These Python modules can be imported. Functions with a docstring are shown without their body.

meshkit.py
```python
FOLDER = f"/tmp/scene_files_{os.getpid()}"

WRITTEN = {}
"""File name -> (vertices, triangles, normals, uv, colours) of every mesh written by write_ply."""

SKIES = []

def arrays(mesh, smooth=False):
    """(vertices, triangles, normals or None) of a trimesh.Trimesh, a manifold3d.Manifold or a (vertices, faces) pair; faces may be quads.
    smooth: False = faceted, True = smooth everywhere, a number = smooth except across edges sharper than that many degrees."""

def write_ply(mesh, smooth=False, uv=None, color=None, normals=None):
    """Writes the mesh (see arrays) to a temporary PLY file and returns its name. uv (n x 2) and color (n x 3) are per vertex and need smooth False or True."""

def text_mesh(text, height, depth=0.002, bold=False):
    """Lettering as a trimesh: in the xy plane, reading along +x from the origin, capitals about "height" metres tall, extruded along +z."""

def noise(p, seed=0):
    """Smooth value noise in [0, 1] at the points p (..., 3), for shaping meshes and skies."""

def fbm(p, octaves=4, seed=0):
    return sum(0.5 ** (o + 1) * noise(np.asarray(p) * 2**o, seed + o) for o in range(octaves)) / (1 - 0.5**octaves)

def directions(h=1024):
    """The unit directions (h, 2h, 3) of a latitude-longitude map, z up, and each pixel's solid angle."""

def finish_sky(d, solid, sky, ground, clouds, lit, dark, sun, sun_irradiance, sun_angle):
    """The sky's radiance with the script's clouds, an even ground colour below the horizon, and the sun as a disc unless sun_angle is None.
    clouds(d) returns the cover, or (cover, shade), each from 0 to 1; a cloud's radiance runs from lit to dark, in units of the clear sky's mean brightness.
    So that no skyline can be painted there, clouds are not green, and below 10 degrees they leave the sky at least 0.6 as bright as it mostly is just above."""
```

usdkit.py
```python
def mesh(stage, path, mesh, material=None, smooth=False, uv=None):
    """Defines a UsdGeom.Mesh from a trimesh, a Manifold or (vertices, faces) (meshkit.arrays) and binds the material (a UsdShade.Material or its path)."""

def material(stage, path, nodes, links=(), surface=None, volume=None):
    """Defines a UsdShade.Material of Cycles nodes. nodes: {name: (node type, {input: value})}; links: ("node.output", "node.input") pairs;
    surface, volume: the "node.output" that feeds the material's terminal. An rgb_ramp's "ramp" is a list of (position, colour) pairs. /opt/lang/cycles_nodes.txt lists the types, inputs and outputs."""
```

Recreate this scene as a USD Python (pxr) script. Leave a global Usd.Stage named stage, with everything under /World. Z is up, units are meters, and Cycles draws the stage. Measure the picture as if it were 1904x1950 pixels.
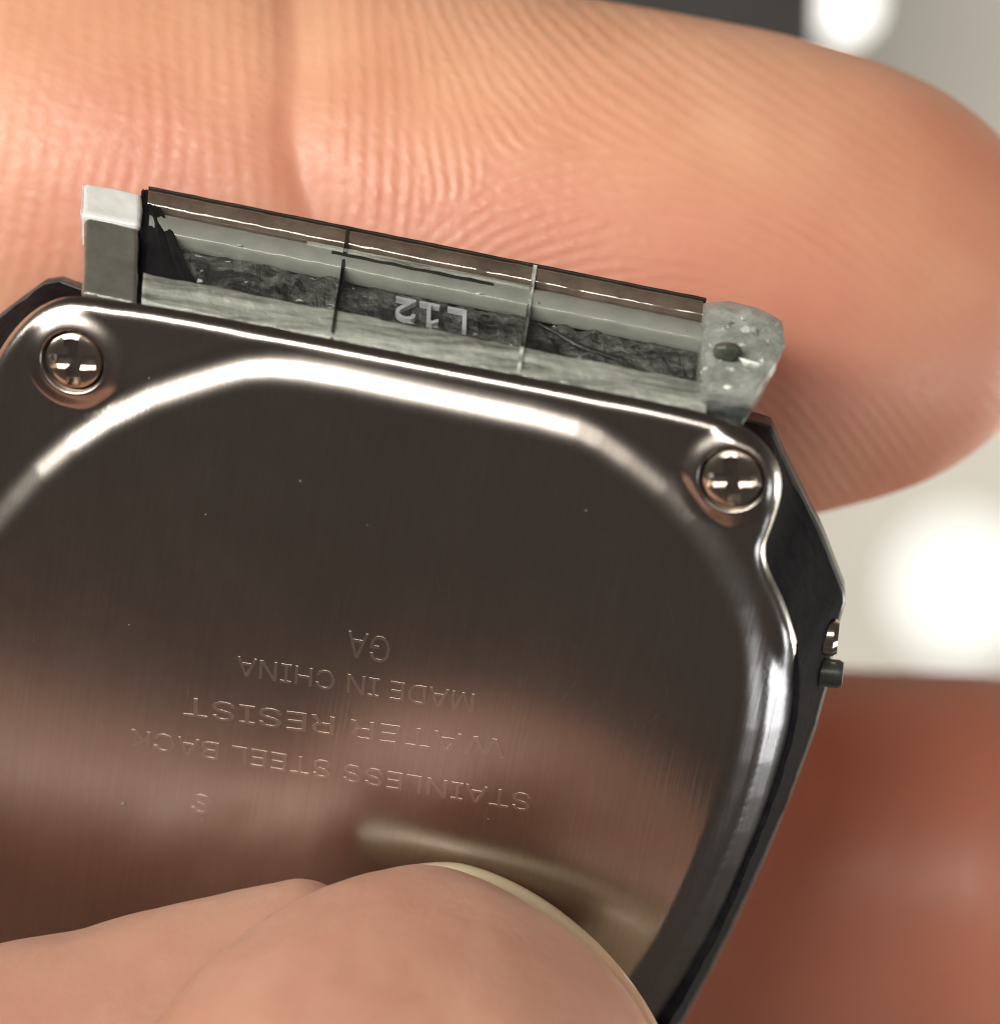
import math, random
import numpy as np, trimesh, manifold3d, usdkit, meshkit
from manifold3d import Manifold, Mesh as MMesh
from shapely.geometry import Polygon, Point, LineString
from shapely import contains_xy, distance as sdist, points as spoints
from scipy.spatial import Delaunay
from pxr import Usd, UsdGeom, UsdLux, Gf, Sdf, UsdShade

rng = np.random.default_rng(7); random.seed(7)
stage = Usd.Stage.CreateInMemory()
UsdGeom.SetStageUpAxis(stage, 'Z'); UsdGeom.SetStageMetersPerUnit(stage, 1.0)
UsdGeom.Xform.Define(stage, '/World'); UsdGeom.Scope.Define(stage, '/World/Looks')
MM = 0.001

# ---------------------------------------------------------------- camera, lamps, exposure
D = 110.0                                   # camera height over the origin, mm
FW = 37.6                                   # width of the view at the origin, mm
cam = UsdGeom.Camera.Define(stage, '/World/camera')
cam.AddTranslateOp().Set(Gf.Vec3d(0, 0, D * MM))
cam.CreateFocalLengthAttr(26.0); cam.CreateHorizontalApertureAttr(26.0 * FW / D)
cam.CreateFStopAttr(8.5); cam.CreateFocusDistanceAttr((D + .2) * MM)
cam.CreateClippingRangeAttr(Gf.Vec2f(0.004, 50.0)); cam.CreateExposureAttr(0.0)

def rect(name, pos, target, w, h, power, color):
    """a soft lamp panel; pos / target / size in mm"""
    l = UsdLux.RectLight.Define(stage, '/World/' + name)
    p, t = np.array(pos, float), np.array(target, float)
    z = (p - t) / np.linalg.norm(p - t); up = np.array([0, 1.0, 0]) if abs(z[1]) < .95 else np.array([1.0, 0, 0])
    x = np.cross(up, z); x /= np.linalg.norm(x); y = np.cross(z, x)
    m = np.eye(4); m[0, :3], m[1, :3], m[2, :3], m[3, :3] = x, y, z, p * MM
    l.AddTransformOp().Set(Gf.Matrix4d(m.tolist()))
    l.CreateWidthAttr(w * MM); l.CreateHeightAttr(h * MM); l.CreateNormalizeAttr(False)
    l.CreateIntensityAttr(power); l.CreateColorAttr(Gf.Vec3f(*color))
    return l
rect('ceiling_lamp', (-250, 150, 400), (0, 5, 0), 470, 105, 21.0, (1, .935, .84))
rect('side_fill', (330, -260, 130), (0, -5, 0), 150, 150, 4.0, (.86, .93, 1.0))  # added unseen panel: cool reflection on the plate's right flank
rect('wall_fill', (420, -90, -200), (75, -20, -340), 160, 160, 24.0, (1, .96, .86))  # added unseen panel that brightens the wall behind
rect('left_fill', (-470, 70, 270), (0, 0, 0), 200, 100, 9.0, (1, .95, .86))  # added unseen panel: carries the bright bevel band to the left
rect('right_fill', (150, 55, 430), (0, 0, 0), 340, 120, 2.0, (1, .93, .82))  # added unseen panel: dim grey reflection on the right bevel, soft fill
dome = UsdLux.DomeLight.Define(stage, '/World/room_light')
dome.CreateIntensityAttr(1.0); dome.CreateColorAttr(Gf.Vec3f(.022, .018, .0155))

# ---------------------------------------------------------------- helpers
KD = 1955 / 1904.0                          # the picture as measured is 1904 wide
SPX = FW / 1904.0
def P(px, py, z=0.0):
    """a direction measured in the photograph, at the height z (mm)"""
    k = (D - z) / D
    return np.array([(px - 952.0) * SPX * k, (975.0 - py) * SPX * k, z])
NV = np.array([-.17, -.38, .91]); NV /= np.linalg.norm(NV)
XV = np.array([1.0, -.194, 0]); XV[2] = -(NV[0] * XV[0] + NV[1] * XV[1]) / NV[2]; XV /= np.linalg.norm(XV)
YV = np.cross(NV, XV)
ORI = P(720, 1250, 0)
C = np.array([0, 0, D])
def W(px, py, Z=0.0):
    """watch coordinates (X, Y) of a measured direction on the plane Z of the watch"""
    d = P(px, py, 0) - C
    t = ((ORI + NV * Z - C) @ NV) / (d @ NV)
    q = C + d * t - ORI
    return np.array([q @ XV, q @ YV])
def L2W(v):
    v = np.asarray(v, float)
    return ORI + v[..., :1] * XV + v[..., 1:2] * YV + v[..., 2:3] * NV

def mat(name, nodes, links, surface='p.BSDF'):
    return usdkit.material(stage, '/World/Looks/' + name, nodes, links, surface=surface)
used = {}
def numbered(path):
    k = used.get(path, 0); used[path] = k + 1
    return path if k == 0 else f'{path}_{k:03d}'
def obj(name, mesh, material, parent=None, smooth=30, label=None, cat=None, group=None, kind=None, tf=None):
    path = numbered((str(parent.GetPath()) if parent else '/World') + '/' + name)
    if hasattr(mesh, 'to_mesh'):
        mm_ = mesh.to_mesh(); mesh = (np.array(mm_.vert_properties[:, :3]), np.array(mm_.tri_verts))
    elif isinstance(mesh, trimesh.Trimesh): mesh = (np.array(mesh.vertices), np.array(mesh.faces))
    v = np.asarray(mesh[0], float)
    if tf is not None: v = tf(v)
    m = usdkit.mesh(stage, path, (v * MM, mesh[1]), material, smooth=smooth)
    return tag(m.GetPrim(), label, cat, group, kind)
def tag(p, label=None, cat=None, group=None, kind=None):
    for k, v in (('label', label), ('category', cat), ('group', group), ('kind', kind)):
        if v: p.SetCustomDataByKey(k, v)
    return p
def xform(name, loc, **kw):
    x = UsdGeom.Xform.Define(stage, numbered('/World/' + name)); x.AddTranslateOp().Set(Gf.Vec3d(*map(float, loc)))
    return tag(x.GetPrim(), **kw)

def chaikin(pts, n=3, closed=True):
    p = np.asarray(pts, float)
    for _ in range(n):
        q = np.roll(p, -1, 0) if closed else p[1:]
        a = p if closed else p[:-1]
        new = np.empty((2 * len(a), p.shape[1])); new[0::2] = .75 * a + .25 * q; new[1::2] = .25 * a + .75 * q
        if not closed: new = np.vstack([p[:1], new, p[-1:]])
        p = new
    return p
def sstep(a, b, x):
    t = np.clip((x - a) / (b - a), 0, 1); return t * t * (3 - 2 * t)

# ---------------------------------------------------------------- materials
def bumped(extra, base, scale, dist, strength=.5, detail=4, vec='geometry', mapscale=None):
    nodes = {'g': ('texture_coordinate', {}), 'n': ('noise_texture', {'scale': scale, 'detail': detail, 'roughness': .6}),
             'b': ('bump', {'strength': strength, 'distance': dist}), 'p': ('principled_bsdf', {**base})}
    links = [('n.fac', 'b.height'), ('b.normal', 'p.normal')]
    if mapscale:
        nodes['m'] = ('mapping', {'scale': mapscale, 'rotation': extra.get('rotation', (0, 0, 0))})
        links += [('g.object', 'm.vector'), ('m.vector', 'n.vector')]
    else:
        links += [('g.object', 'n.vector')]
    return nodes, links

# brushed steel: fine streaks along the watch's length; mapping turns the world into the watch's frame
ROTZ = math.atan2(XV[1], XV[0])
def steel(name, color, rough, dist, strength):
    nodes = {'g': ('texture_coordinate', {}), 'm0': ('mapping', {'rotation': (0, 0, -ROTZ)}),
             'm': ('mapping', {'scale': (9000, 260, 260)}), 'n': ('noise_texture', {'scale': 1, 'detail': 3, 'roughness': .6}),
             'n2': ('noise_texture', {'scale': 220, 'detail': 5, 'roughness': .65}),
             'r': ('map_range', {'from_min': .3, 'from_max': .75, 'to_min': rough * .95, 'to_max': rough * 1.1}),
             'b': ('bump', {'strength': strength, 'distance': dist}),
             'c': ('rgb_ramp', {'ramp': [(.25, tuple(x_ * .93 for x_ in color)), (.75, tuple(x_ * 1.07 for x_ in color))]}),
             'p': ('principled_bsdf', {'metallic': 1.0, 'roughness': rough, 'anisotropic': .35})}
    links = [('g.object', 'm0.vector'), ('m0.vector', 'm.vector'), ('m.vector', 'n.vector'), ('n.fac', 'b.height'), ('b.normal', 'p.normal'),
             ('g.object', 'n2.vector'), ('n2.fac', 'r.value'), ('r.result', 'p.roughness'), ('n.fac', 'c.fac'), ('c.color', 'p.base_color')]
    return mat(name, nodes, links)
M_STEEL = steel('brushed_steel', (.44, .405, .38), .235, 1.1e-5, .5)
M_ETCH = mat('etched_steel', {'p': ('principled_bsdf', {'base_color': (.52, .48, .45), 'metallic': 1.0, 'roughness': .30})}, [])
M_SCREW = mat('screw_steel', {'g': ('texture_coordinate', {}), 'n': ('noise_texture', {'scale': 1800, 'detail': 3}), 'b': ('bump', {'strength': .4, 'distance': 3e-5}),
             'p': ('principled_bsdf', {'base_color': (.66, .60, .53), 'metallic': 1.0, 'roughness': .17})},
             [('g.object', 'n.vector'), ('n.fac', 'b.height'), ('b.normal', 'p.normal')])
def plastic(name, c1, c2, rough, scale=900, dist=4e-5, coat=0.0, spec=.5, extra=None):
    nodes = {'g': ('texture_coordinate', {}), 'n': ('noise_texture', {'scale': scale, 'detail': 5, 'roughness': .65}),
             'c': ('rgb_ramp', {'ramp': [(.32, c1), (.68, c2)]}), 'b': ('bump', {'strength': .6, 'distance': dist}),
             'p': ('principled_bsdf', {'roughness': rough, 'coat_weight': coat, 'coat_roughness': .08, 'specular_ior_level': spec, **(extra or {})})}
    return mat(name, nodes, [('g.object', 'n.vector'), ('n.fac', 'c.fac'), ('c.color', 'p.base_color'), ('n.fac', 'b.height'), ('b.normal', 'p.normal')])
M_RESIN = plastic('black_resin', (.006, .006, .008), (.014, .014, .017), .75, 1500, 8e-5, spec=.03)
M_BEZEL = plastic('dark_bezel', (.045, .045, .042), (.075, .075, .07), .35, 1200, 2e-5)
M_LUG = plastic('grey_lug', (.10, .10, .088), (.14, .14, .122), .20, 700, 1e-5, coat=.6)
M_WHITE = plastic('pale_lug_top', (.66, .69, .68), (.76, .78, .77), .16, 700, 2e-5, coat=.5)
def streaky(name, c1, c2, lo, hi, rough, dist, coat, sc=(170, 1500, 1500)):
    nodes = {'g': ('texture_coordinate', {}), 'm0': ('mapping', {'rotation': (0, 0, -ROTZ)}), 'm': ('mapping', {'scale': sc}), 'n': ('noise_texture', {'scale': 1, 'detail': 6, 'roughness': .7, 'distortion': .6}),
             'n2': ('noise_texture', {'scale': 2600, 'detail': 4, 'roughness': .7}), 'c': ('rgb_ramp', {'ramp': [(lo, c1), (hi, c2)]}), 'a': ('math', {'math_type': 'add'}), 'b': ('bump', {'strength': .9, 'distance': dist}),
             'p': ('principled_bsdf', {'roughness': rough, 'coat_weight': coat, 'coat_roughness': .06})}
    return mat(name, nodes, [('g.object', 'm0.vector'), ('m0.vector', 'm.vector'), ('m.vector', 'n.vector'), ('g.object', 'n2.vector'), ('n.fac', 'c.fac'), ('c.color', 'p.base_color'),
                             ('n.fac', 'a.value1'), ('n2.fac', 'a.value2'), ('a.value', 'b.height'), ('b.normal', 'p.normal')])
M_LEDGE = streaky('frosted_ledge', (.12, .13, .118), (.66, .69, .64), .36, .68, .28, 1.1e-4, .7)
M_FLOOR = streaky('rough_floor', (.010, .010, .011), (.30, .31, .29), .44, .80, .22, 4e-4, .9, (700, 1500, 1500))  # sparse pale specks in the colour stand for glints
M_STRIPE = plastic('grey_stripe', (.27, .28, .262), (.36, .37, .345), .3, 500, 1e-5, coat=.3)
M_RIMDK = plastic('rim_finger_tint', (.085, .058, .046), (.19, .14, .115), .12, 600, 1.0e-5, coat=1.0)  # brown of the finger, seen in the clear rim, put into its colour
M_GROOVE = plastic('dark_groove', (.010, .012, .010), (.03, .032, .028), .4)
M_CLEARISH = plastic('clear_glyph', (.36, .37, .40), (.6, .62, .66), .10, 1600, 6e-5, coat=.8)
M_CLEAR = mat('broken_clear_plastic', {'g': ('texture_coordinate', {}), 'n': ('noise_texture', {'scale': 900, 'detail': 4, 'roughness': .6}),
             'c': ('rgb_ramp', {'ramp': [(.3, (.50, .54, .50)), (.7, (.85, .89, .86))]}), 'b': ('bump', {'strength': .7, 'distance': 1.2e-4}),
             'p': ('principled_bsdf', {'roughness': .07, 'ior': 1.49, 'transmission_weight': .72})},
             [('g.object', 'n.vector'), ('n.fac', 'c.fac'), ('c.color', 'p.base_color'), ('n.fac', 'b.height'), ('b.normal', 'p.normal')])

M_CRACK = plastic('cracked_plastic', (.13, .15, .135), (.80, .83, .79), .14, 1500, 1.5e-4, coat=.8)
M_PIT = plastic('break_pit', (.03, .035, .028), (.085, .095, .075), .35, 900, 8e-5)
M_COVER = mat('clear_cover', {'g': ('texture_coordinate', {}), 'm0': ('mapping', {'rotation': (0, 0, -ROTZ)}), 'm': ('mapping', {'scale': (300, 1300, 1300)}), 'n': ('noise_texture', {'scale': 1, 'detail': 4}),
             'b': ('bump', {'strength': .5, 'distance': 6e-5}), 'w': ('layer_weight', {'blend': .5}), 'f0': ('math', {'math_type': 'power', 'value2': 4.0}), 'f': ('math', {'math_type': 'multiply_add', 'value2': .9, 'value3': .04}), 't': ('transparent_bsdf', {'color': (.975, .985, .975)}), 'l': ('glossy_bsdf', {'color': (1, 1, 1), 'roughness': .05}), 'x': ('mix_closure', {})},
             [('g.object', 'm0.vector'), ('m0.vector', 'm.vector'), ('m.vector', 'n.vector'), ('n.fac', 'b.height'), ('b.normal', 'l.normal'), ('w.facing', 'f0.value1'), ('f0.value', 'f.value1'), ('f.value', 'x.fac'), ('t.BSDF', 'x.closure1'), ('l.BSDF', 'x.closure2')], 'x.closure')

def skin(name, c1, c2, rough=.42, red=None, fine=2600, dep=2.5e-5):
    nodes = {'g': ('texture_coordinate', {}), 'n': ('noise_texture', {'scale': 130, 'detail': 4, 'roughness': .55}),
             'c': ('rgb_ramp', {'ramp': [(.30, c1), (.70, c2)]}),
             'n2': ('noise_texture', {'scale': fine, 'detail': 4, 'roughness': .65}), 'b': ('bump', {'strength': .45, 'distance': dep}),
             'r': ('map_range', {'from_min': .3, 'from_max': .7, 'to_min': rough - .08, 'to_max': rough + .12}),
             'p': ('principled_bsdf', {'subsurface_weight': .45, 'subsurface_scale': .0009, 'subsurface_radius': (1.0, .32, .18), 'specular_ior_level': .5})}
    L0 = [('c.color', 'p.base_color')]
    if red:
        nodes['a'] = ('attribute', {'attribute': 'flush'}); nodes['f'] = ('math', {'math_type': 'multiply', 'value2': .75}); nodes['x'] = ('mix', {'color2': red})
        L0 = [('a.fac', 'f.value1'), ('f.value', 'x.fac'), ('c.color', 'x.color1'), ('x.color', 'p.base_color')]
    return mat(name, nodes, L0 + [('g.object', 'n.vector'), ('n.fac', 'c.fac'), ('g.object', 'n2.vector'), ('n2.fac', 'b.height'),
                             ('b.normal', 'p.normal'), ('n2.fac', 'r.value'), ('r.result', 'p.roughness')])
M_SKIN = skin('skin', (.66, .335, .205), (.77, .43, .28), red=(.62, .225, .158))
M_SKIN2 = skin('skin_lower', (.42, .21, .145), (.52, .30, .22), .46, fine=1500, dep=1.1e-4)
M_NAIL = mat('nail', {'p': ('principled_bsdf', {'base_color': (.50, .37, .25), 'roughness': .3, 'subsurface_weight': .3, 'subsurface_scale': .001})}, [])

# ---------------------------------------------------------------- the setting: what lies blurred far behind
M_WALL = plastic('off_white_wall', (.58, .56, .51), (.64, .62, .57), .7, 30, 1e-5)
M_DARK = plastic('dark_box', (.018, .015, .014), (.03, .026, .024), .5, 60, 1e-5)
M_PAPER = plastic('white_card', (.78, .77, .72), (.84, .83, .79), .6, 40, 1e-5)
def emit(name, color, s):
    return mat(name, {'e': ('emission', {'color': color, 'strength': s})}, [], 'e.emission')
ZB = -300.0
# the wall: a big sheet behind everything
wv = np.array([[-1500, -1500, ZB - 40], [1500, -1500, ZB - 40], [1500, 1500, ZB - 40], [-1500, 1500, ZB - 40]], float)
obj('wall', (wv, np.array([[0, 1, 2], [0, 2, 3]])), M_WALL, smooth=False, kind='structure')
def globe(name, px, py, z, r, ms, label, cat):
    c = P(px, py, z)
    x = xform(name, c * MM, label=label, cat=cat)
    s = trimesh.creation.icosphere(3, r); s.vertices[:, 2] *= .8
    obj('bulb', s, ms, x, smooth=True)
    b = trimesh.creation.cylinder(r * .8, r * .5, sections=32); b.apply_translation([0, 0, -r * .9])
    obj('socket', b, M_PAPER, x)
    return x
globe('lamp', 1590, 0, ZB, 5.5, emit('lamp_glow', (1, .97, .90), 2.6), 'small round glowing lamp behind the finger near the top edge', 'lamp')
globe('lamp', 1835, 1120, ZB, 11.0, emit('lamp_glow_soft', (1, .97, .88), 1.15), 'larger glowing lamp out of focus between the fingers at right', 'lamp')
bx = Manifold.hull(Manifold.batch_hull([Manifold.cube([260, 150, 40], True), Manifold.cube([250, 156, 34], True)]) ) if False else Manifold.batch_hull([Manifold.cube([260, 150, 40], True), Manifold.cube([254, 156, 34], True)])
c0 = P(1500, -60, ZB + 20)
x = xform('box', c0 * MM, label='dark box out of focus behind the top of the finger', cat='box')
obj('body', bx.translate([-130, 58, 0]), M_DARK, x)
obj('lid', Manifold.batch_hull([Manifold.cube([264, 160, 5], True), Manifold.cube([260, 156, 8], True)]).translate([-130, 58, 24.5]), M_DARK, x)

# ---------------------------------------------------------------- the watch
watch = xform('wristwatch', (0, 0, 0), label='black wristwatch seen from its brushed steel back, with a broken clear lug', cat='watch')
plate_px = [(262, 586), (420, 614), (800, 688), (1200, 764), (1340, 795), (1400, 812), (1448, 842), (1482, 890), (1488, 945), (1470, 1005), (1452, 1050),
            (1458, 1090), (1490, 1150), (1512, 1220), (1524, 1300), (1520, 1380), (1500, 1460), (1468, 1560), (1430, 1650), (1390, 1750), (1340, 1850), (1290, 1940), (1220, 2060),
            (1000, 2170), (600, 2140), (200, 2080), (-60, 2000), (-260, 1880), (-330, 1700), (-330, 1400), (-270, 1150), (-170, 980), (-90, 900), (-60, 840), (-50, 770), (-20, 690), (25, 625), (70, 588), (120, 570), (175, 574), (215, 582)]
plate_xy = np.array([W(*p, 0) for p in plate_px])
plate_poly = Polygon(chaikin(plate_xy, 3))
HP = .50                                    # how far the middle of the back stands proud
plateau_px = [(-250, 1300), (-180, 1180), (-60, 1060), (0, 985), (100, 872), (250, 772), (400, 722), (490, 700), (600, 710), (800, 752), (1080, 810), (1160, 850), (1300, 962), (1385, 1080), (1428, 1180), (1440, 1300),
              (1425, 1420), (1385, 1550), (1330, 1680), (1250, 1830), (1130, 2000), (900, 2080), (500, 2050), (100, 1960), (-150, 1800), (-260, 1600), (-280, 1450)]
plateau_xy = np.array([W(*p, HP * .5) for p in plateau_px])
plateau_poly = Polygon(chaikin(plateau_xy, 1)).buffer(-.35).buffer(.35)
def sd(poly, xy):
    d = sdist(spoints(xy), poly.exterior)
    return np.where(contains_xy(poly, xy[:, 0], xy[:, 1]), d, -d)
screws = [W(137, 690, .3), W(1393, 915, .3)]
def plate_h(xy):
    d = sd(plateau_poly, xy)
    t = np.clip((d + .75) / 1.4, 0, 1)
    h = HP * (t * t * (3 - 2 * t))
    h += .018 * np.exp(-((d + 1.0) / .26) ** 2)                      # faint ridge at the foot of the step
    for s in screws:
        r = np.hypot(*(xy - s).T)
        h += .26 * (1 - sstep(1.2, 2.0, r)) - .34 * (1 - sstep(1.10, 1.22, r))
    e = sd(plate_poly, xy)
    R = .55
    q = np.clip(R - e, 0, R)
    h -= R - np.sqrt(np.maximum(R * R - q * q, 0))
    h -= .75 * np.clip(-d - .55, 0, 2.2) * (1 - sstep(2.0, 4.6, xy[:, 1])) * sstep(2, 5, xy[:, 0])   # the flank falls away at the right
    return h
step = .17
b = plate_poly.bounds
gx, gy = np.meshgrid(np.arange(b[0], b[2], step), np.arange(b[1], b[3], step))
gp = np.stack([gx.ravel() + (np.arange(gy.shape[0]) % 2).repeat(gx.shape[1]) * step / 2, gy.ravel()], 1)
e = np.where(contains_xy(plate_poly, gp[:, 0], gp[:, 1]), sdist(spoints(gp), plate_poly.exterior), -1)
gp = gp[e > .62]
rings = []
for off in (0.002, .03, .08, .15, .24, .34, .45, .56):
    g = plate_poly.buffer(-off).exterior
    n = int(g.length / (.09 + off * .12))
    rings.append(np.array([g.interpolate(i / n, normalized=True).coords[0] for i in range(n)]))
srings = []
for s in screws:
    for r in np.arange(0, 2.15, .07):
        n = max(6, int(2 * math.pi * r / .09)); a = np.arange(n) * 2 * math.pi / n
        srings.append(np.stack([s[0] + r * np.cos(a), s[1] + r * np.sin(a)], 1))
    gp = gp[np.hypot(*(gp - s).T) > 2.2]
pts = np.vstack([gp] + rings + srings)
pts = pts[contains_xy(plate_poly, pts[:, 0], pts[:, 1])]
pts = np.unique(np.round(pts, 4), axis=0)
tri = Delaunay(pts).simplices
cen = pts[tri].mean(1)
tri = tri[contains_xy(plate_poly.buffer(-.001), cen[:, 0], cen[:, 1])]
a2 = pts[tri]; area = np.cross(a2[:, 1] - a2[:, 0], a2[:, 2] - a2[:, 0])
tri[area < 0] = tri[area < 0][:, [0, 2, 1]]
pv = np.column_stack([pts, plate_h(pts)])
obj('back_plate', (pv, tri), M_STEEL, watch, smooth=True, tf=L2W)

# resin case: from the plate's edge out to the front rim
def ring_by_angle(poly, n=240, c=(0, 0)):
    out = []
    for a in np.arange(n) * 2 * math.pi / n:
        ln = LineString([c, (c[0] + 80 * math.cos(a), c[1] + 80 * math.sin(a))])
        q = ln.intersection(poly.exterior)
        gs = [g for g in getattr(q, 'geoms', [q]) if not g.is_empty]
        far = max((g.coords[0] if g.geom_type == 'Point' else g.coords[-1] for g in gs), key=lambda t: math.hypot(t[0] - c[0], t[1] - c[1]))
        out.append(far)
    return np.array(out)
ZF = -6.6
right = [(1462, 800), (1488, 862), (1560, 1005), (1606, 1124), (1590, 1180), (1570, 1290), (1545, 1380), (1500, 1500), (1455, 1610), (1400, 1730), (1350, 1830), (1290, 1940)]
rx = np.array([W(*p, ZF) for p in right])
ytop = W(800, 500, ZF)[1]
left = np.array([W(*p, ZF) for p in [(112, 522), (60, 560), (0, 606), (-120, 720), (-220, 860), (-260, 1100), (-300, 1400), (-260, 1800), (-100, 1960)]])
front_xy = np.vstack([rx, [W(1000, 2100, ZF), W(500, 2100, ZF)], left[::-1], [W(165, 545, ZF)]])
front_poly = Polygon(front_xy).buffer(-.25).buffer(.35)
if not front_poly.is_valid: front_poly = front_poly.buffer(0)
cc = (0.0, 1.0)
ra, rb = ring_by_angle(plate_poly.buffer(-.05), c=cc), ring_by_angle(front_poly, c=cc)
N = len(ra)
layers = [(ra * .97 , -.75), (ra, -.62), (ra + (rb - ra) * .10, -1.0), (ra + (rb - ra) * .86, -5.2), (ra + (rb - ra) * .97, -5.7)]
def loft(layers, cap=True):
    n = len(layers[0][0]); v = np.vstack([np.column_stack([l, np.full(n, z)]) for l, z in layers]); f = []
    i = np.arange(n); j = (i + 1) % n
    for k in range(len(layers) - 1):
        o, u = k * n, (k + 1) * n
        f += [np.stack([o + i, u + j, o + j], 1), np.stack([o + i, u + i, u + j], 1)]
    if cap:
        ca, cb = v[:n].mean(0), v[-n:].mean(0)
        v = np.vstack([v, ca, cb]); m = len(v)
        f += [np.stack([np.full(n, m - 2), i, j], 1), np.stack([np.full(n, m - 1), (len(layers) - 1) * n + j, (len(layers) - 1) * n + i], 1)]
    return v, np.vstack(f)
cv, cf = loft(layers)
nz = meshkit.fbm(cv * 2.5, 3, 3)[:, None] - .5
cv[:, :2] *= 1 + .012 * nz
obj('case', (cv, cf), M_RESIN, watch, smooth=35, tf=L2W)
obj('bezel', loft([(rb * .99, -5.72), (rb * 1.004, -5.95), (rb, -6.9), (rb * .97, -7.5)]), M_BEZEL, watch, smooth=35, tf=L2W)

# crown buttons at the right flank
def lathe(prof, n=28):
    return trimesh.creation.revolve(np.array(prof, float), sections=n)
def place(m, o, zdir):
    z = np.array(zdir, float); z /= np.linalg.norm(z)
    t = np.array([0, 1.0, 0]) if abs(z[1]) < .9 else np.array([1.0, 0, 0])
    x = np.cross(t, z); x /= np.linalg.norm(x); y = np.cross(z, x)
    m = m.copy(); m.vertices = m.vertices @ np.stack([x, y, z]) + np.asarray(o); return m
for (px, py, r) in ((1588, 1215, .72), (1596, 1285, .55)):
    q = W(px, py, -4.6)
    bt = lathe([(0, -.9), (r, -.9), (r, .25), (r * .85, .42), (0, .45)], 24)
    obj('button', place(bt, (q[0] - .25, q[1], -4.6), (1, .1, 0)), M_SCREW if r > .7 else M_BEZEL, watch, tf=L2W)
q = W(4, 830, -1.2); obj('button', place(lathe([(0, -.9), (.6, -.9), (.6, .3), (.45, .5), (0, .5)], 24), (q[0] - .2, q[1], -1.3), (-1, 0, 0)), M_SCREW, watch, tf=L2W)

# screws: domed heads with a cross recess
for k, (s, rot) in enumerate(zip(screws, (8, 12))):
    head = trimesh.creation.revolve(np.array([(0, -.8), (1.08, -.8), (1.10, -.05), (1.04, .08), (.9, .15), (.6, .19), (.3, .20), (0, .205)]), sections=48)
    hm = Manifold(MMesh(np.array(head.vertices, np.float32), np.array(head.faces, np.uint32)))
    def arm(w, l):
        top = Manifold.cube([l, w, .02], True).translate([0, 0, .34]); bot = Manifold.cube([l * .55, w * .55, .02], True).translate([0, 0, -.50])
        return Manifold.batch_hull([top, bot])
    cut = (arm(.60, 1.95) + arm(1.95, .60)).rotate([0, 0, rot])
    obj('screw', (hm - cut).refine_to_length(.25).translate([s[0], s[1], .10]), M_SCREW, watch, smooth=32, tf=L2W)

# stamped lettering, upside down in the picture
def text_at(txt, px0, py0, px1, py1, hh, name='inscription', material=None, Z=HP, depth=.038, parent=None, bold=False):
    """txt reads from (px0, py0) to (px1, py1), the middle of its first and last letter"""
    m = meshkit.text_mesh(txt, hh, depth, bold)
    a, c = W(px0, py0, Z), W(px1, py1, Z)
    w = m.bounds[1, 0] - m.bounds[0, 0]; m.apply_translation([-m.bounds[:, 0].mean(), -hh / 2, 0])
    ln = np.hypot(*(c - a)); sc = ln / w
    m.vertices[:, 0] *= sc
    ang = math.atan2(*(c - a)[::-1]); ca, sa = math.cos(ang), math.sin(ang)
    v = m.vertices.copy(); mid = (a + c) / 2
    m.vertices = np.column_stack([mid[0] + v[:, 0] * ca - v[:, 1] * sa, mid[1] + v[:, 0] * sa + v[:, 1] * ca, Z - .02 + v[:, 2]])
    return obj(name, m, material or M_ETCH, parent or watch, smooth=False, tf=L2W)
text_at('GA', 742, 1240, 662, 1226, 1.05)
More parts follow.
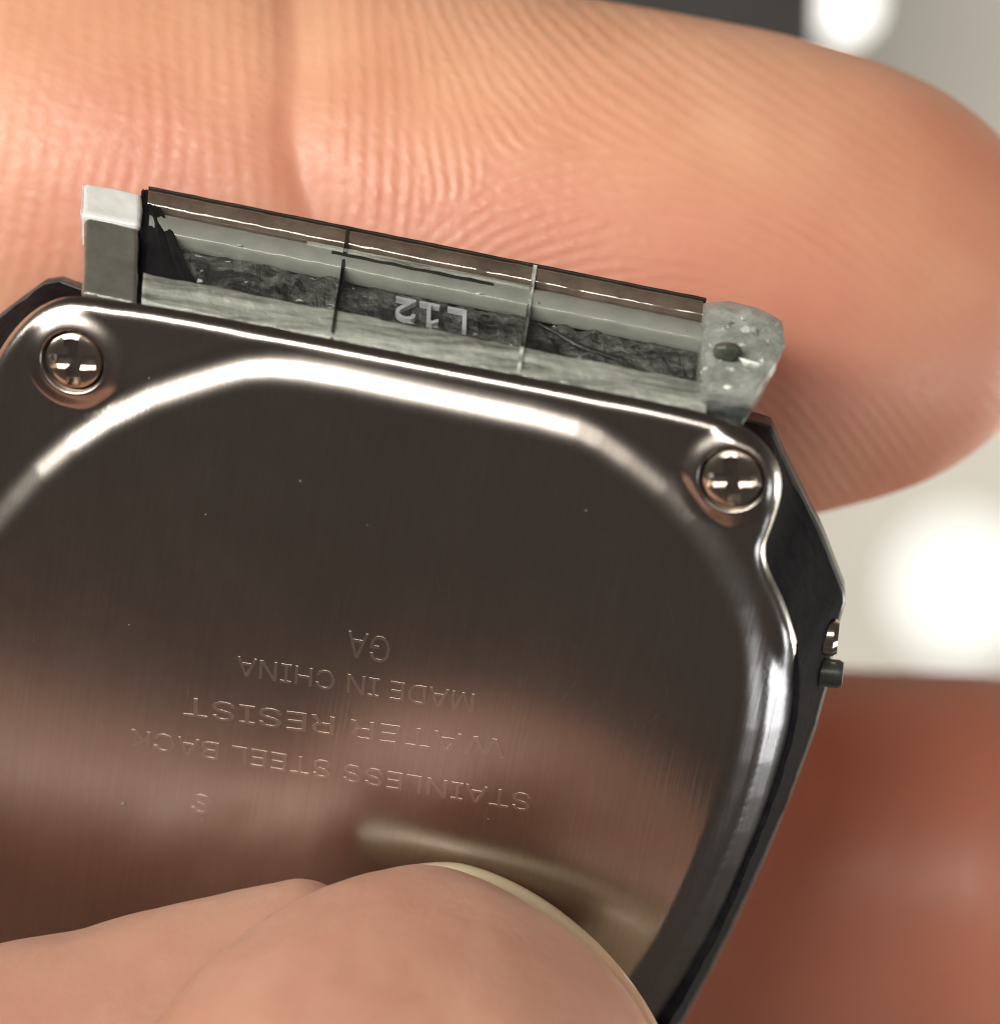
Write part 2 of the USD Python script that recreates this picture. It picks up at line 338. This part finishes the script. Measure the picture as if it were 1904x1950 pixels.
text_at('MADE IN CHINA', 902, 1340, 452, 1268, .78)
text_at('WATER RESIST', 962, 1428, 350, 1345, .78)
text_at('STAINLESS STEEL BACK', 1010, 1530, 250, 1405, .74)
text_at('S', 400, 1535, 365, 1528, .80)

# specks of dust on the steel
for (px, py, r) in ((572, 916, .05), (1116, 972, .055), (235, 1532, .10), (392, 980, .035), (700, 1000, .03), (246, 1190, .04), (930, 1560, .04), (283, 722, .035)):
    q = W(px, py, HP if px > 300 else (HP if py > 1000 else .1))
    s = trimesh.creation.icosphere(1, r * .8); s.vertices *= [1.5, .8, .5]
    obj('dust_speck', s.apply_translation([q[0], q[1], float(plate_h(q[None])[0]) + r * .2]), M_LUG, watch, smooth=True, tf=L2W)

rr0 = np.random.default_rng(12)
# hairline scratches
for k in range(15):
    px, py = rr0.uniform(60, 1350), rr0.uniform(760, 1600)
    q = W(px, py, HP)
    if sd(plateau_poly, q[None])[0] < 1.6: continue
    L_, a_ = rr0.uniform(.3, 1.3), rr0.normal(math.pi / 2, .32)
    sc_ = trimesh.creation.box([L_, rr0.uniform(.006, .012), .02]); ca, sa = math.cos(a_), math.sin(a_)
    v_ = sc_.vertices.copy(); sc_.vertices = np.column_stack([q[0] + v_[:, 0] * ca - v_[:, 1] * sa, q[1] + v_[:, 0] * sa + v_[:, 1] * ca, v_[:, 2] + HP - .004])
    obj('scratch', sc_, M_ETCH, watch, smooth=False, tf=L2W)

# ---------------------------------------------------------------- the clear end piece above the plate
ZN, ZE = -.75, -6.9
nearA, nearB = W(150, 563, ZN), W(1345, 797, ZN)
farA, farB = W(165, 338, ZE), W(1345, 575, ZE)
A0, B0 = np.array([*nearA, ZN]), np.array([*nearB, ZN])
A1, B1 = np.array([*farA, ZE]), np.array([*farB, ZE])
ed = (B0 - A0); td = (A1 - A0); NW = np.cross(td, ed); NW /= np.linalg.norm(NW)
if NW[1] < 0: NW = -NW
def bar_pt(s, t, d):
    s, t, d = np.broadcast_arrays(np.asarray(s, float), np.asarray(t, float), np.asarray(d, float))
    return ((1 - s) * (1 - t))[..., None] * A0 + (s * (1 - t))[..., None] * B0 + ((1 - s) * t)[..., None] * A1 + (s * t)[..., None] * B1 + d[..., None] * NW
def slab(s0, s1, prof, ns=60, rough=0.0, seed=0, skew0=0.0, skew1=0.0, soft=False):
    """a prism along the bar; prof is a polygon of (t, d) going round"""
    prof = chaikin(np.array(prof, float), 2) if soft else np.array(prof, float); k = len(prof); S = np.linspace(0, 1, ns + 1)
    V = []
    for u in S:
        s = s0 + (s1 - s0) * u + (skew0 * (1 - u) + skew1 * u) * prof[:, 0]
        d = prof[:, 1].copy(); t = prof[:, 0].copy()
        if rough:
            q = np.column_stack([np.full(k, u * (s1 - s0) * 40), prof[:, 0] * 9, prof[:, 1] * 2 + seed])
            w = (meshkit.fbm(q, 3, seed) - .5) * 2
            d += w * rough; t += (meshkit.fbm(q + 31, 3, seed) - .5) * rough * .25
        V.append(bar_pt(s, t, d))
    v = np.vstack(V); f = []
    i = np.arange(k); j = (i + 1) % k
    for m in range(ns):
        o, u = m * k, (m + 1) * k
        f += [np.stack([o + i, o + j, u + j], 1), np.stack([o + i, u + j, u + i], 1)]
    for e0, flip in ((0, True), (ns * k, False)):
        c = len(v); v = np.vstack([v, v[e0:e0 + k].mean(0)])
        t3 = np.stack([np.full(k, c), e0 + i, e0 + j], 1)
        f.append(t3[:, [0, 2, 1]] if flip else t3)
    f = np.vstack(f)
    mesh = trimesh.Trimesh(v, f, process=False)
    if mesh.volume < 0: f = f[:, ::-1]
    return v, f
def part(name, s0, s1, prof, m, **kw):
    lb = kw.pop('label', None); sm = kw.pop('smooth', 30)
    return obj(name, slab(s0, s1, prof, **kw), m, watch, smooth=sm, tf=L2W, label=lb)
SL, SR = .102, .999
BK = -1.6
part('bar_core', SL, SR, [(.01, BK), (.99, BK), (.99, -.95), (.01, -.95)], M_GROOVE)
part('lower_ledge', SL, SR, [(.01, -.9), (.30, -.9), (.303, -.30), (.298, -.02), (.25, .19), (.10, .24), (.015, .10)], M_LEDGE, ns=160, rough=.08, seed=1, soft=True, smooth=70)
part('rough_floor', SL, SR, [(.302, -.92), (.655, -.92), (.655, -.62), (.56, -.50), (.45, -.52), (.36, -.50), (.302, -.60)], M_FLOOR, ns=220, rough=.30, seed=5)
part('upper_ledge', SL + .004, SR - .004, [(.655, -.92), (.846, -.92), (.848, -.30), (.838, -.10), (.76, .06), (.68, .05), (.655, -.12)], M_STRIPE, ns=120, rough=.03, seed=2, soft=True, smooth=70)
part('upper_ledge', SL + .26, SL + .62, [(.80, -.155), (.815, -.20), (.835, -.20), (.833, .02), (.805, .06)], M_LEDGE, ns=60, rough=.02, seed=8)
part('groove', SL + .30, SL + .56, [(.757, -.06), (.776, -.06), (.776, .09), (.757, .09)], M_GROOVE, ns=60, rough=.05, seed=12)
part('rim', SL, SR - .005, [(.85, -.92), (1.0, -.92), (1.002, -.1), (.985, .15), (.93, .20), (.87, .05), (.85, -.25)], M_RIMDK, ns=120, rough=.03, seed=3, soft=True, smooth=70)
part('shadow_pocket', SL - .012, SL + .125, [(.0, -1.4), (.985, -1.4), (.985, .05), (.84, .03), (.68, .05), (.50, -.30), (.31, -.25), (.2, -.1), (.0, -.08)], M_RESIN, ns=60, rough=.13, seed=4, skew1=-.12)  # black solid put where the bar's left end lies in shade
part('rim_edge', SL, SR, [(.985, -.92), (1.008, -.92), (1.012, .06), (1.0, .20), (.985, .18)], M_GROOVE, ns=120, rough=.02, seed=31)
# joints across the bar, let in flush with its steps
def joint(s0, w, lift, m, skew):
    up = [(.02, .05), (.10, .22), (.25, .18), (.297, -.05), (.31, -.58), (.36, -.48), (.45, -.50), (.56, -.48), (.65, -.60), (.664, -.05), (.69, .02), (.82, -.08), (.845, -.14), (.86, .08), (.98, .16)]
    prof = [(t, d + lift) for t, d in up] + [(t, d - .12) for t, d in up[::-1]]
    return part('seam', s0, s0 + w, prof, m, ns=2, skew0=skew, skew1=skew, smooth=False, rough=.02)
joint(.405, .005, .07, M_GROOVE, .02)
joint(.700, .006, .09, M_CRACK, .025)
# lug at the left: a rounded grey block whose top end is pale and shiny
def round_block(s0, s1, t0, t1, d0, d1, rad, sk=0.0):
    ps = []
    for s_ in (s0, s1):
        for t_ in (t0, t1):
            for d_ in (d0, d1):
                ps.append(Manifold.sphere(rad, 20).translate(list(map(float, bar_pt(s_ + sk * (1 - t_), t_, d_)))))
    mm_ = Manifold.batch_hull(ps).refine_to_length(.14).to_mesh(); v_, f_ = np.array(mm_.vert_properties[:, :3], float), np.array(mm_.tri_verts)
    n_ = trimesh.Trimesh(v_, f_, process=False).vertex_normals
    return v_ + n_ * ((meshkit.fbm(v_ * .9, 2, 61) - .5) * .12 + (meshkit.fbm(v_ * 5, 2, 62) - .5) * .03)[:, None], f_
obj('lug', round_block(.008, SL - .022, .03, .60, -1.2, .0, .20, .006), M_LUG, watch, smooth=True, tf=L2W)
obj('lug_cap', round_block(.004, SL - .020, .66, .885, -1.2, .06, .24, .006), M_WHITE, watch, smooth=True, tf=L2W)
obj('lug_cap_glint', round_block(-.002, .004, .66, .90, -1.0, .10, .13, .004), M_CLEARISH, watch, smooth=True, tf=L2W)  # glossy strip modelled as the highlight along the cap's left edge
obj('clear_cover', slab(SL + .004, SR - .002, [(.012, .26), (.03, .33), (.97, .24), (.985, .215), (.012, .225)], ns=80, rough=.02, seed=41), M_COVER, watch, smooth=30, tf=L2W)
# pale chips added as glints, and a dark smear, down in the channel
rb_ = np.random.default_rng(21)
for k in range(46):
    s_, t_ = rb_.uniform(SL + .06, SR - .02), rb_.choice([rb_.uniform(.34, .62), rb_.uniform(.24, .31), rb_.uniform(.66, .70)], p=[.62, .26, .12])
    if .50 < s_ < .63 and t_ > .38: continue
    d_ = -.47 if .33 < t_ < .65 else .06
    c_ = bar_pt(s_, t_, d_); pp = rb_.normal(size=(8, 3)) * [rb_.uniform(.03, .15), .035, .035]
    obj('glint_chip', Manifold.hull_points(pp.astype(np.float32)).translate(list(map(float, c_))), M_CLEARISH if k % 2 else M_CRACK, watch, smooth=False, tf=L2W)
u_ = np.linspace(0, 1, 14); sp = bar_pt(.735 + .135 * u_, .60 - .20 * u_ ** .8 + .012 * np.sin(9 * u_), np.full(14, -.46))
obj('dark_smear', Manifold.batch_boolean([Manifold.batch_hull([Manifold.sphere(.03 + .10 * math.sin(math.pi * min(1, max(.05, a_))), 10).translate(list(map(float, sp[i_]))), Manifold.sphere(.03 + .10 * math.sin(math.pi * min(1, a_ + .07)), 10).translate(list(map(float, sp[i_ + 1])))]) for i_, a_ in enumerate(u_[:-1])], manifold3d.OpType.Add), M_GROOVE, watch, smooth=40, tf=L2W)
# raised characters on the floor of the channel
def glyph(txt, s, t, hh, name='character'):
    m = meshkit.text_mesh(txt, 1.0, .14, False)
    v = m.vertices.copy(); v[:, 0] -= m.bounds[:, 0].mean(); v[:, 1] -= .5
    Ls, Lt = np.linalg.norm(B0 - A0), np.linalg.norm(A1 - A0)
    p = bar_pt(s - v[:, 0] * hh / Ls, t - v[:, 1] * hh / Lt, -.50 + v[:, 2] * 1.6)
    f = np.array(m.faces)
    obj(name, (p, f), M_CLEARISH, watch, smooth=False, tf=L2W)
for ch, s in (('2', .524), ('1', .562), ('L', .606)):
    glyph(ch, s, .475, 1.2)
# the broken lug at the right: an irregular lump of clear plastic with chips in it
def lump(pts_px, Zs, seed, jitter=.12, n=220):
    r = np.random.default_rng(seed); out = []
    for (px, py) in pts_px:
        for Z in Zs:
            q = W(px, py, Z); out.append([q[0] + r.normal() * jitter * .4, q[1] + r.normal() * jitter * .4, Z + r.normal() * jitter])
    return np.array(out)
outer = [(1338, 577), (1390, 572), (1442, 586), (1490, 608), (1496, 655), (1476, 704), (1452, 745), (1430, 778), (1360, 780), (1328, 772)]
pts3 = []
rr = np.random.default_rng(4)
for (px, py) in outer:
    t = np.clip((775 - py) / 200.0, 0, 1); Z = -1.2 + (-6.6 + 1.2) * t
    q = W(px, py, Z); pts3.append([*q, Z])
    q2 = W(px + (1405 - px) * .12, py + (680 - py) * .12, Z + .45); pts3.append([*q2, Z + .45 + rr.normal() * .08])
    q3 = W(px, py, Z - 1.0); pts3.append([q3[0] - .2, q3[1] - .9, Z - 1.4])
hull = Manifold.hull_points(np.array(pts3, np.float32)) if hasattr(Manifold, 'hull_points') else None
core0 = hull
for k in range(5):
    n_ = rr.normal(size=3); n_[2] = abs(n_[2]) * .8; n_[1] += .4; n_ /= np.linalg.norm(n_)
    vv = np.array(hull.to_mesh().vert_properties[:, :3]); top_ = (vv @ n_).max()
    hull = hull.trim_by_plane(list(map(float, -n_)), float(-(top_ - rr.uniform(.03, .10))))
hull = hull.refine_to_length(.45)
mv = hull.to_mesh(); hv, hf = np.array(mv.vert_properties[:, :3]), np.array(mv.tri_verts)
hn = trimesh.Trimesh(hv, hf, process=False).vertex_normals
hv = hv + hn * ((meshkit.fbm(hv * 1.3, 2, 11) - .5) * .13)[:, None]
obj('broken_lug', (hv, hf), M_CLEAR, watch, smooth=9, tf=L2W, label='broken clear plastic lug with chipped edges')
# cracked pieces inside and on the break
cm = core0.refine_to_length(.12).to_mesh(); kv, kf = np.array(cm.vert_properties[:, :3], float), np.array(cm.tri_verts)
kc = kv.mean(0); kn = trimesh.Trimesh(kv, kf, process=False).vertex_normals
kv = kc + (kv - kc) * .85 + kn * ((meshkit.fbm(kv * 1.7, 4, 19) - .5) * .75)[:, None]
obj('break_core', (kv, kf), M_CRACK, watch, smooth=20, tf=L2W)
q = W(1385, 668, -3.4)
pit = trimesh.creation.icosphere(3, .62); pit.vertices = np.sign(pit.vertices) * np.abs(pit.vertices) ** .6 * [.62, .42, .30]; pit.vertices += pit.vertex_normals * ((meshkit.fbm(pit.vertices * 2, 3, 2) - .5) * .35)[:, None]
obj('pit', pit.apply_translation([q[0], q[1] + .05, -3.15]), M_PIT, watch, smooth=40, tf=L2W)
for k in range(20):
    u, w = rr.uniform(0, 1), rr.uniform(0, 1)
    px = 1345 + 95 * u; py = 598 + 150 * w + 14 * u
    if (px - 1385) ** 2 + (py - 668) ** 2 < 30 ** 2: continue
    if px > 1490 - max(0, (py - 650)) * .62 - 25: continue
    t = np.clip((775 - py) / 200.0, 0, 1); Z = -1.2 - 5.4 * t + rr.uniform(.35, .6)
    q = W(px, py, Z); size = rr.uniform(.06, .20)
    pp = rr.normal(size=(9, 3)) * [size, size * .55, size * .4]
    sh = Manifold.hull_points(pp.astype(np.float32)).translate([q[0], q[1], Z])
    obj('chip', sh, M_CRACK, watch, smooth=False, tf=L2W)

# ---------------------------------------------------------------- upper hand
# finger-print relief: noise filtered along a flow field, worked out on a grid of the picture's finger
def ridge_map(x0, x1, y0, y1, st, ctrl, it=9):
    xs, ys = np.arange(x0, x1, st), np.arange(y0, y1, st)
    X, Y = np.meshgrid(xs, ys)
    cs, sn, wt = 0, 0, 0
    for (cx, cy, a) in ctrl:
        w = 1 / (((X - cx) ** 2 + (Y - cy) ** 2) + 40 ** 2) ** 1.5
        cs = cs + w * math.cos(2 * math.radians(a)); sn = sn + w * math.sin(2 * math.radians(a)); wt = wt + w
    th = .5 * np.arctan2(sn, cs)
    r = np.random.default_rng(3)
    im = r.normal(size=X.shape)
    H, Wd = X.shape
    fy, fx = np.fft.fftfreq(H)[:, None], np.fft.fftfreq(Wd)[None]
    NA = 16
    idx = np.round((th % math.pi) / math.pi * NA).astype(int) % NA
    per = np.where(X < 640, 36, 26) / st
    per = 26 / st + (34 / st - 26 / st) * (1 - sstep(560, 900, X))
    PS = [34 / st, 30 / st, 26 / st]
    pidx = np.argmin(np.abs(per[..., None] - np.array(PS)), -1)
    bank = {}
    for a in range(NA):
        ang = a / NA * math.pi
        nx, ny = -math.sin(ang), math.cos(ang)                     # across the ridge
        for pi_, p in enumerate(PS):
            f0 = 1 / p
            u = fx * nx + fy * ny; v = -fx * ny + fy * nx
            bank[a, pi_] = np.exp(-((np.abs(u) - f0) / (f0 * .28)) ** 2 - (v / (f0 * .30)) ** 2)
    for _ in range(it):
        F = np.fft.fft2(im); out = np.zeros_like(im)
        for (a, pi_), g in bank.items():
            m = (idx == a) & (pidx == pi_)
            if m.any(): out[m] = np.fft.ifft2(F * g).real[m]
        im = np.tanh(out / (out.std() + 1e-9) * 1.3)
    return xs, ys, im
ctrl = [(-100, 100, 96), (50, 120, 97), (60, 320, 102), (200, 100, 94), (250, 300, 98), (400, 150, 91), (420, 330, 93), (540, 200, 90), (600, 60, 90), (650, 250, 88), (720, 120, 86), (760, 350, 87),
        (740, 440, 93), (640, 460, 100), (830, 180, 76), (860, 330, 74), (900, 420, 70), (920, 80, 60), (980, 220, 55), (1010, 340, 48), (1100, 90, 42), (1150, 220, 40), (1150, 360, 38), (1300, 150, 34),
        (1350, 300, 36), (1300, 400, 34), (1500, 220, 33), (1550, 380, 38), (1700, 320, 38), (1750, 480, 46), (1850, 420, 48),
        (830, 470, 140), (880, 460, 144), (930, 420, 150), (1000, 370, 155), (1010, 440, 156), (1100, 345, 166), (1120, 420, 165), (1230, 400, 174), (1250, 470, 176), (1330, 440, 8), (1400, 480, 20), (1450, 540, 24), (1550, 650, 40), (1700, 700, 55), (1600, 850, 60)]
ctrl = [c for c in ctrl if not (c[1] > 330 and 800 < c[0] < 1360 and 20 < c[2] < 80)]
rxs, rys, RID = ridge_map(-240, 2040, -160, 1100, 4, ctrl)
from scipy.ndimage import map_coordinates, gaussian_filter
def ridge_at(px, py):
    return map_coordinates(gaussian_filter(RID, .6), [(py - rys[0]) / 4, (px - rxs[0]) / 4], order=1, mode='nearest')

xs_ctrl = np.array([-900, -500, -240, 0, 300, 560, 700, 900, 1100, 1300, 1500, 1650, 1750, 1830, 1904, 1955, 1990, 2008, 2014])
top_ctrl = np.array([-420, -330, -280, -230, -170, -118, -90, -46, -2, 32, 72, 112, 152, 198, 262, 330, 410, 480, 545])
bot_ctrl = np.array([900, 930, 960, 980, 1000, 1000, 1010, 1030, 1035, 1020, 990, 955, 922, 880, 820, 750, 670, 600, 546])
from scipy.interpolate import PchipInterpolator
ft, fb = PchipInterpolator(xs_ctrl, top_ctrl), PchipInterpolator(xs_ctrl, bot_ctrl)
xx = np.concatenate([np.linspace(-900, -60, 40, endpoint=False), np.arange(-60, 1900, 3.4), np.linspace(1900, 2013.5, 70)])
th = np.concatenate([np.linspace(.06, math.pi * .97, 330), np.linspace(math.pi * .97, 2 * math.pi + .06, 40)[1:-1]])
NT = len(th)
cy, ry = (ft(xx) + fb(xx)) / 2, (fb(xx) - ft(xx)) / 2
rows = []
for x_, c_, r_ in zip(xx, cy, ry):
    rz = r_ * SPX * (.93 - .05 * float(sstep(1350, 2100, x_)))
    bulge = .35 * math.exp(-((x_ - 1150) / 350) ** 2) + .2 * math.exp(-((x_ - 250) / 260) ** 2)
    ZFING = -13.6 + 2.7 * math.tanh((x_ - 300) / 1150)
    k = (D - ZFING) / D
    py = c_ - r_ * np.cos(th) * (1 if x_ < 1700 else 1)
    z = ZFING + (rz + bulge) * np.sin(th) * np.where(np.sin(th) > 0, 1, .95) - .45 * float(sstep(1250, 2014, x_))
    rows.append(np.stack([(np.full(NT, x_) - 952) * SPX * k, (975 - py) * SPX * k, z], 1))
G = np.array(rows)                                                   # (nx, nt, 3)
nrm = np.cross(np.gradient(G, axis=0), np.gradient(G, axis=1)); nrm /= np.linalg.norm(nrm, axis=-1, keepdims=True) + 1e-12
if nrm[len(xx) // 2, NT // 3, 2] < 0: nrm = -nrm
PXg = 952 + G[..., 0] / SPX * D / (D - G[..., 2]); PYg = 975 - G[..., 1] / SPX * D / (D - G[..., 2])
front = np.sin(th)[None] > .02
amp = .022 * (1 - .75 * sstep(1350, 1900, PXg)) * (.55 + .45 * sstep(380, 720, PXg)) * (1 - .8 * np.exp(-((PXg - 570) / 45) ** 2))
amp = amp * (1 - .6 * np.exp(-((PXg - 1330) / 220) ** 2 - ((PYg - 370) / 75) ** 2)) * (1 - .45 * sstep(1100, 1350, PXg))
amp = amp * (.45 + .9 * meshkit.noise(np.stack([PXg / 170, PYg / 120, 0 * PXg], -1), 5)) * np.clip(np.sin(th)[None] * 2.2, 0, 1)
ridge = ridge_at(PXg, PYg)
bead = meshkit.noise(np.stack([PXg / 16, PYg / 11, 0 * PXg], -1), 9) - .5
cross = meshkit.fbm(np.stack([(PXg + PYg * .5) / 34, (PYg - PXg * .25) / 9, 0 * PXg], -1), 2, 21) - .5
disp = amp * ridge * (.75 + 1.0 * bead) + amp * .9 * bead + .022 * cross * (1 - sstep(450, 800, PXg)) * front
cr = 556 + 22 * sstep(200, 500, PYg) * 2 + 6 * np.sin(PYg / 60)
disp -= .16 * np.exp(-((PXg - cr) / 30) ** 2) + .34 * np.exp(-((PXg - cr - 8) / 75) ** 2)
disp += .10 * (meshkit.fbm(G * .35, 2, 14) - .5)
G = G + nrm * np.where(front, disp, 0)[..., None]
nx = len(xx); v = G.reshape(-1, 3)
i, j = np.meshgrid(np.arange(nx - 1), np.arange(NT), indexing='ij'); j2 = (j + 1) % NT
q = np.stack([i * NT + j, i * NT + j2, (i + 1) * NT + j2, (i + 1) * NT + j], -1).reshape(-1, 4)
f = np.vstack([q[:, [0, 1, 2]], q[:, [0, 2, 3]]])
c1, c2 = len(v), len(v) + 1
v = np.vstack([v, G[0].mean(0), G[-1].mean(0)])
jj = np.arange(NT); jk = (jj + 1) % NT
f = np.vstack([f, np.stack([np.full(NT, c1), jk, jj], 1), np.stack([np.full(NT, c2), (nx - 1) * NT + jj, (nx - 1) * NT + jk], 1)])
tm = trimesh.Trimesh(v, f, process=False)
if tm.volume < 0: f = f[:, ::-1]
finger = Manifold(MMesh(v.astype(np.float32), f.astype(np.uint32)))

def tube(path, radii, flat=.9, n=64, sub=10, tip=True, blunt=1.0, pw=.5):
    """a finger: an elliptic tube round a smooth path with a rounded end; radii across; flat = depth / width"""
    path = np.array(path, float); k = len(path); t = np.arange(k)
    fp, fr = PchipInterpolator(t, path), PchipInterpolator(t, radii)
    u = np.linspace(0, k - 1, (k - 1) * sub + 1); pts_ = fp(u); rad = fr(u)
    seg = np.concatenate([[0], np.cumsum(np.linalg.norm(np.diff(pts_, axis=0), axis=1))])
    tot = seg[-1]
    if tip:
        s = np.concatenate([np.linspace(0, tot - rad[-1] * blunt, 40, endpoint=False), tot - rad[-1] * blunt * (1 - np.sin(np.linspace(0, math.pi / 2 * .99, 26)))])
    else: s = np.linspace(0, tot, 50)
    pts2 = np.stack([np.interp(s, seg, pts_[:, a]) for a in range(3)], 1); r2 = np.interp(s, seg, rad)
    if tip:
        e = np.clip((s - (tot - rad[-1] * blunt)) / (rad[-1] * blunt), 0, 1); r2 = r2 * (1 - e ** 2) ** pw
    tg = np.gradient(pts2, axis=0); tg /= np.linalg.norm(tg, axis=1, keepdims=True)
    zf = np.array([0, 0, 1.0]); a = np.cross(tg, zf); a /= np.linalg.norm(a, axis=1, keepdims=True); b_ = np.cross(a, tg)
    an = np.arange(n) * 2 * math.pi / n
    G_ = pts2[:, None] + r2[:, None, None] * (np.cos(an)[None, :, None] * a[:, None] + flat * np.sin(an)[None, :, None] * b_[:, None])
    m = len(s); v_ = G_.reshape(-1, 3)
    i, j = np.meshgrid(np.arange(m - 1), np.arange(n), indexing='ij'); j2 = (j + 1) % n
    q = np.stack([i * n + j, i * n + j2, (i + 1) * n + j2, (i + 1) * n + j], -1).reshape(-1, 4)
    f_ = np.vstack([q[:, [0, 1, 2]], q[:, [0, 2, 3]]]); A, B = len(v_), len(v_) + 1
    v_ = np.vstack([v_, pts2[0], pts2[-1] + tg[-1] * .02]); jj = np.arange(n); jk = (jj + 1) % n
    f_ = np.vstack([f_, np.stack([np.full(n, A), jk, jj], 1), np.stack([np.full(n, B), (m - 1) * n + jj, (m - 1) * n + jk], 1)])
    if trimesh.Trimesh(v_, f_, process=False).volume < 0: f_ = f_[:, ::-1]
    return Manifold(MMesh(v_.astype(np.float32), f_.astype(np.uint32))), (v_, f_)
def sph(p, r): return Manifold.sphere(r, 48).translate(list(map(float, p)))
behind, _ = tube([(-62, -8, -42), (-30, -10, -40), (2, P(0, 1600, -38)[1], -40), (18, P(0, 1700, -38)[1], -38), (P(2250, 0, -36)[0], P(0, 1718, -36)[1], -33)], [9.5, 9.5, 10.3, 11.3, 11.0], .95)
palm = Manifold.batch_hull([sph((-48, 6, -12), 10), sph((-66, 14, -14), 12), sph((-62, -10, -42), 10), sph((-90, 5, -30), 16)])
hand1 = Manifold.batch_boolean([finger, behind, palm], manifold3d.OpType.Add)
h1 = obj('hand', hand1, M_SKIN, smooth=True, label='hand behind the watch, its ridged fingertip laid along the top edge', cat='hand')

hv1 = np.array(UsdGeom.Mesh(h1).GetPointsAttr().Get()) / MM
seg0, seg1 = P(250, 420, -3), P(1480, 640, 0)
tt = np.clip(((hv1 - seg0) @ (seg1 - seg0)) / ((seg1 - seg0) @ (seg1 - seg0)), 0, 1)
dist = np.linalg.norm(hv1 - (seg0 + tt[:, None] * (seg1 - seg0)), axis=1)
flush = np.clip(np.exp(-(dist / 5.5) ** 2) + .55 * sstep(6, 20, hv1[:, 0]) + .8 * (hv1[:, 2] < -26) + .9 * (meshkit.fbm(hv1 * .22, 4, 77) - .5), 0, 1)   # blood pressed where the finger holds the watch; shade tinted into the finger behind
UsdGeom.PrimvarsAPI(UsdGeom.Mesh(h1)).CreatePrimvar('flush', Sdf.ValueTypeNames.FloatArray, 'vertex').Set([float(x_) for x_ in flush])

# ---------------------------------------------------------------- lower hand: two fingertips on the steel
THP = [P(600, 3000, 10), P(700, 2550, 8), P(760, 2250, 5.5), P(840, 1654, .2)]; THR = [10.4, 10.4, 10.3, 10.3]
thumb, _ = tube(THP, THR, .64, blunt=1.1, pw=.65)
point, _ = tube([P(-1500, 2750, 8), P(-700, 2380, 3), P(-100, 2195, 0.5), P(815, 1950, -1.5)], [8.4, 8.0, 7.2, 6.4], .85, blunt=.6)
palm2 = Manifold.batch_hull([sph(P(600, 3000, 10), 6.5), sph(P(-1500, 2750, 8), 8.2), sph(P(-700, 3900, 0), 12), sph(P(-1600, 3600, 0), 12)])
hb = Manifold.batch_boolean([thumb, point, palm2], manifold3d.OpType.Add).refine_to_length(.6)
mv = hb.to_mesh(); hv, hf = np.array(mv.vert_properties[:, :3], float), np.array(mv.tri_verts)
hn = trimesh.Trimesh(hv, hf, process=False).vertex_normals
hv = hv + hn * ((meshkit.fbm(hv * .25, 3, 40) - .5) * .5 + (meshkit.fbm(hv * [1.2, 1.2, 1.2], 2, 41) - .5) * .05)[:, None]
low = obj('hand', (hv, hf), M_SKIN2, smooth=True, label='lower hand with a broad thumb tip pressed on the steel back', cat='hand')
sh = np.array([.52, -.06, -2.2])
nl, _ = tube([p + sh for p in THP], [r_ * .965 for r_ in THR], .26, blunt=1.1, pw=.62)
tip_box = Manifold.cube([30, 14, 30], True).rotate([0, 0, -25]).translate(list(P(900, 1900, 0)))
obj('nail', (nl ^ tip_box), M_NAIL, low, smooth=40)
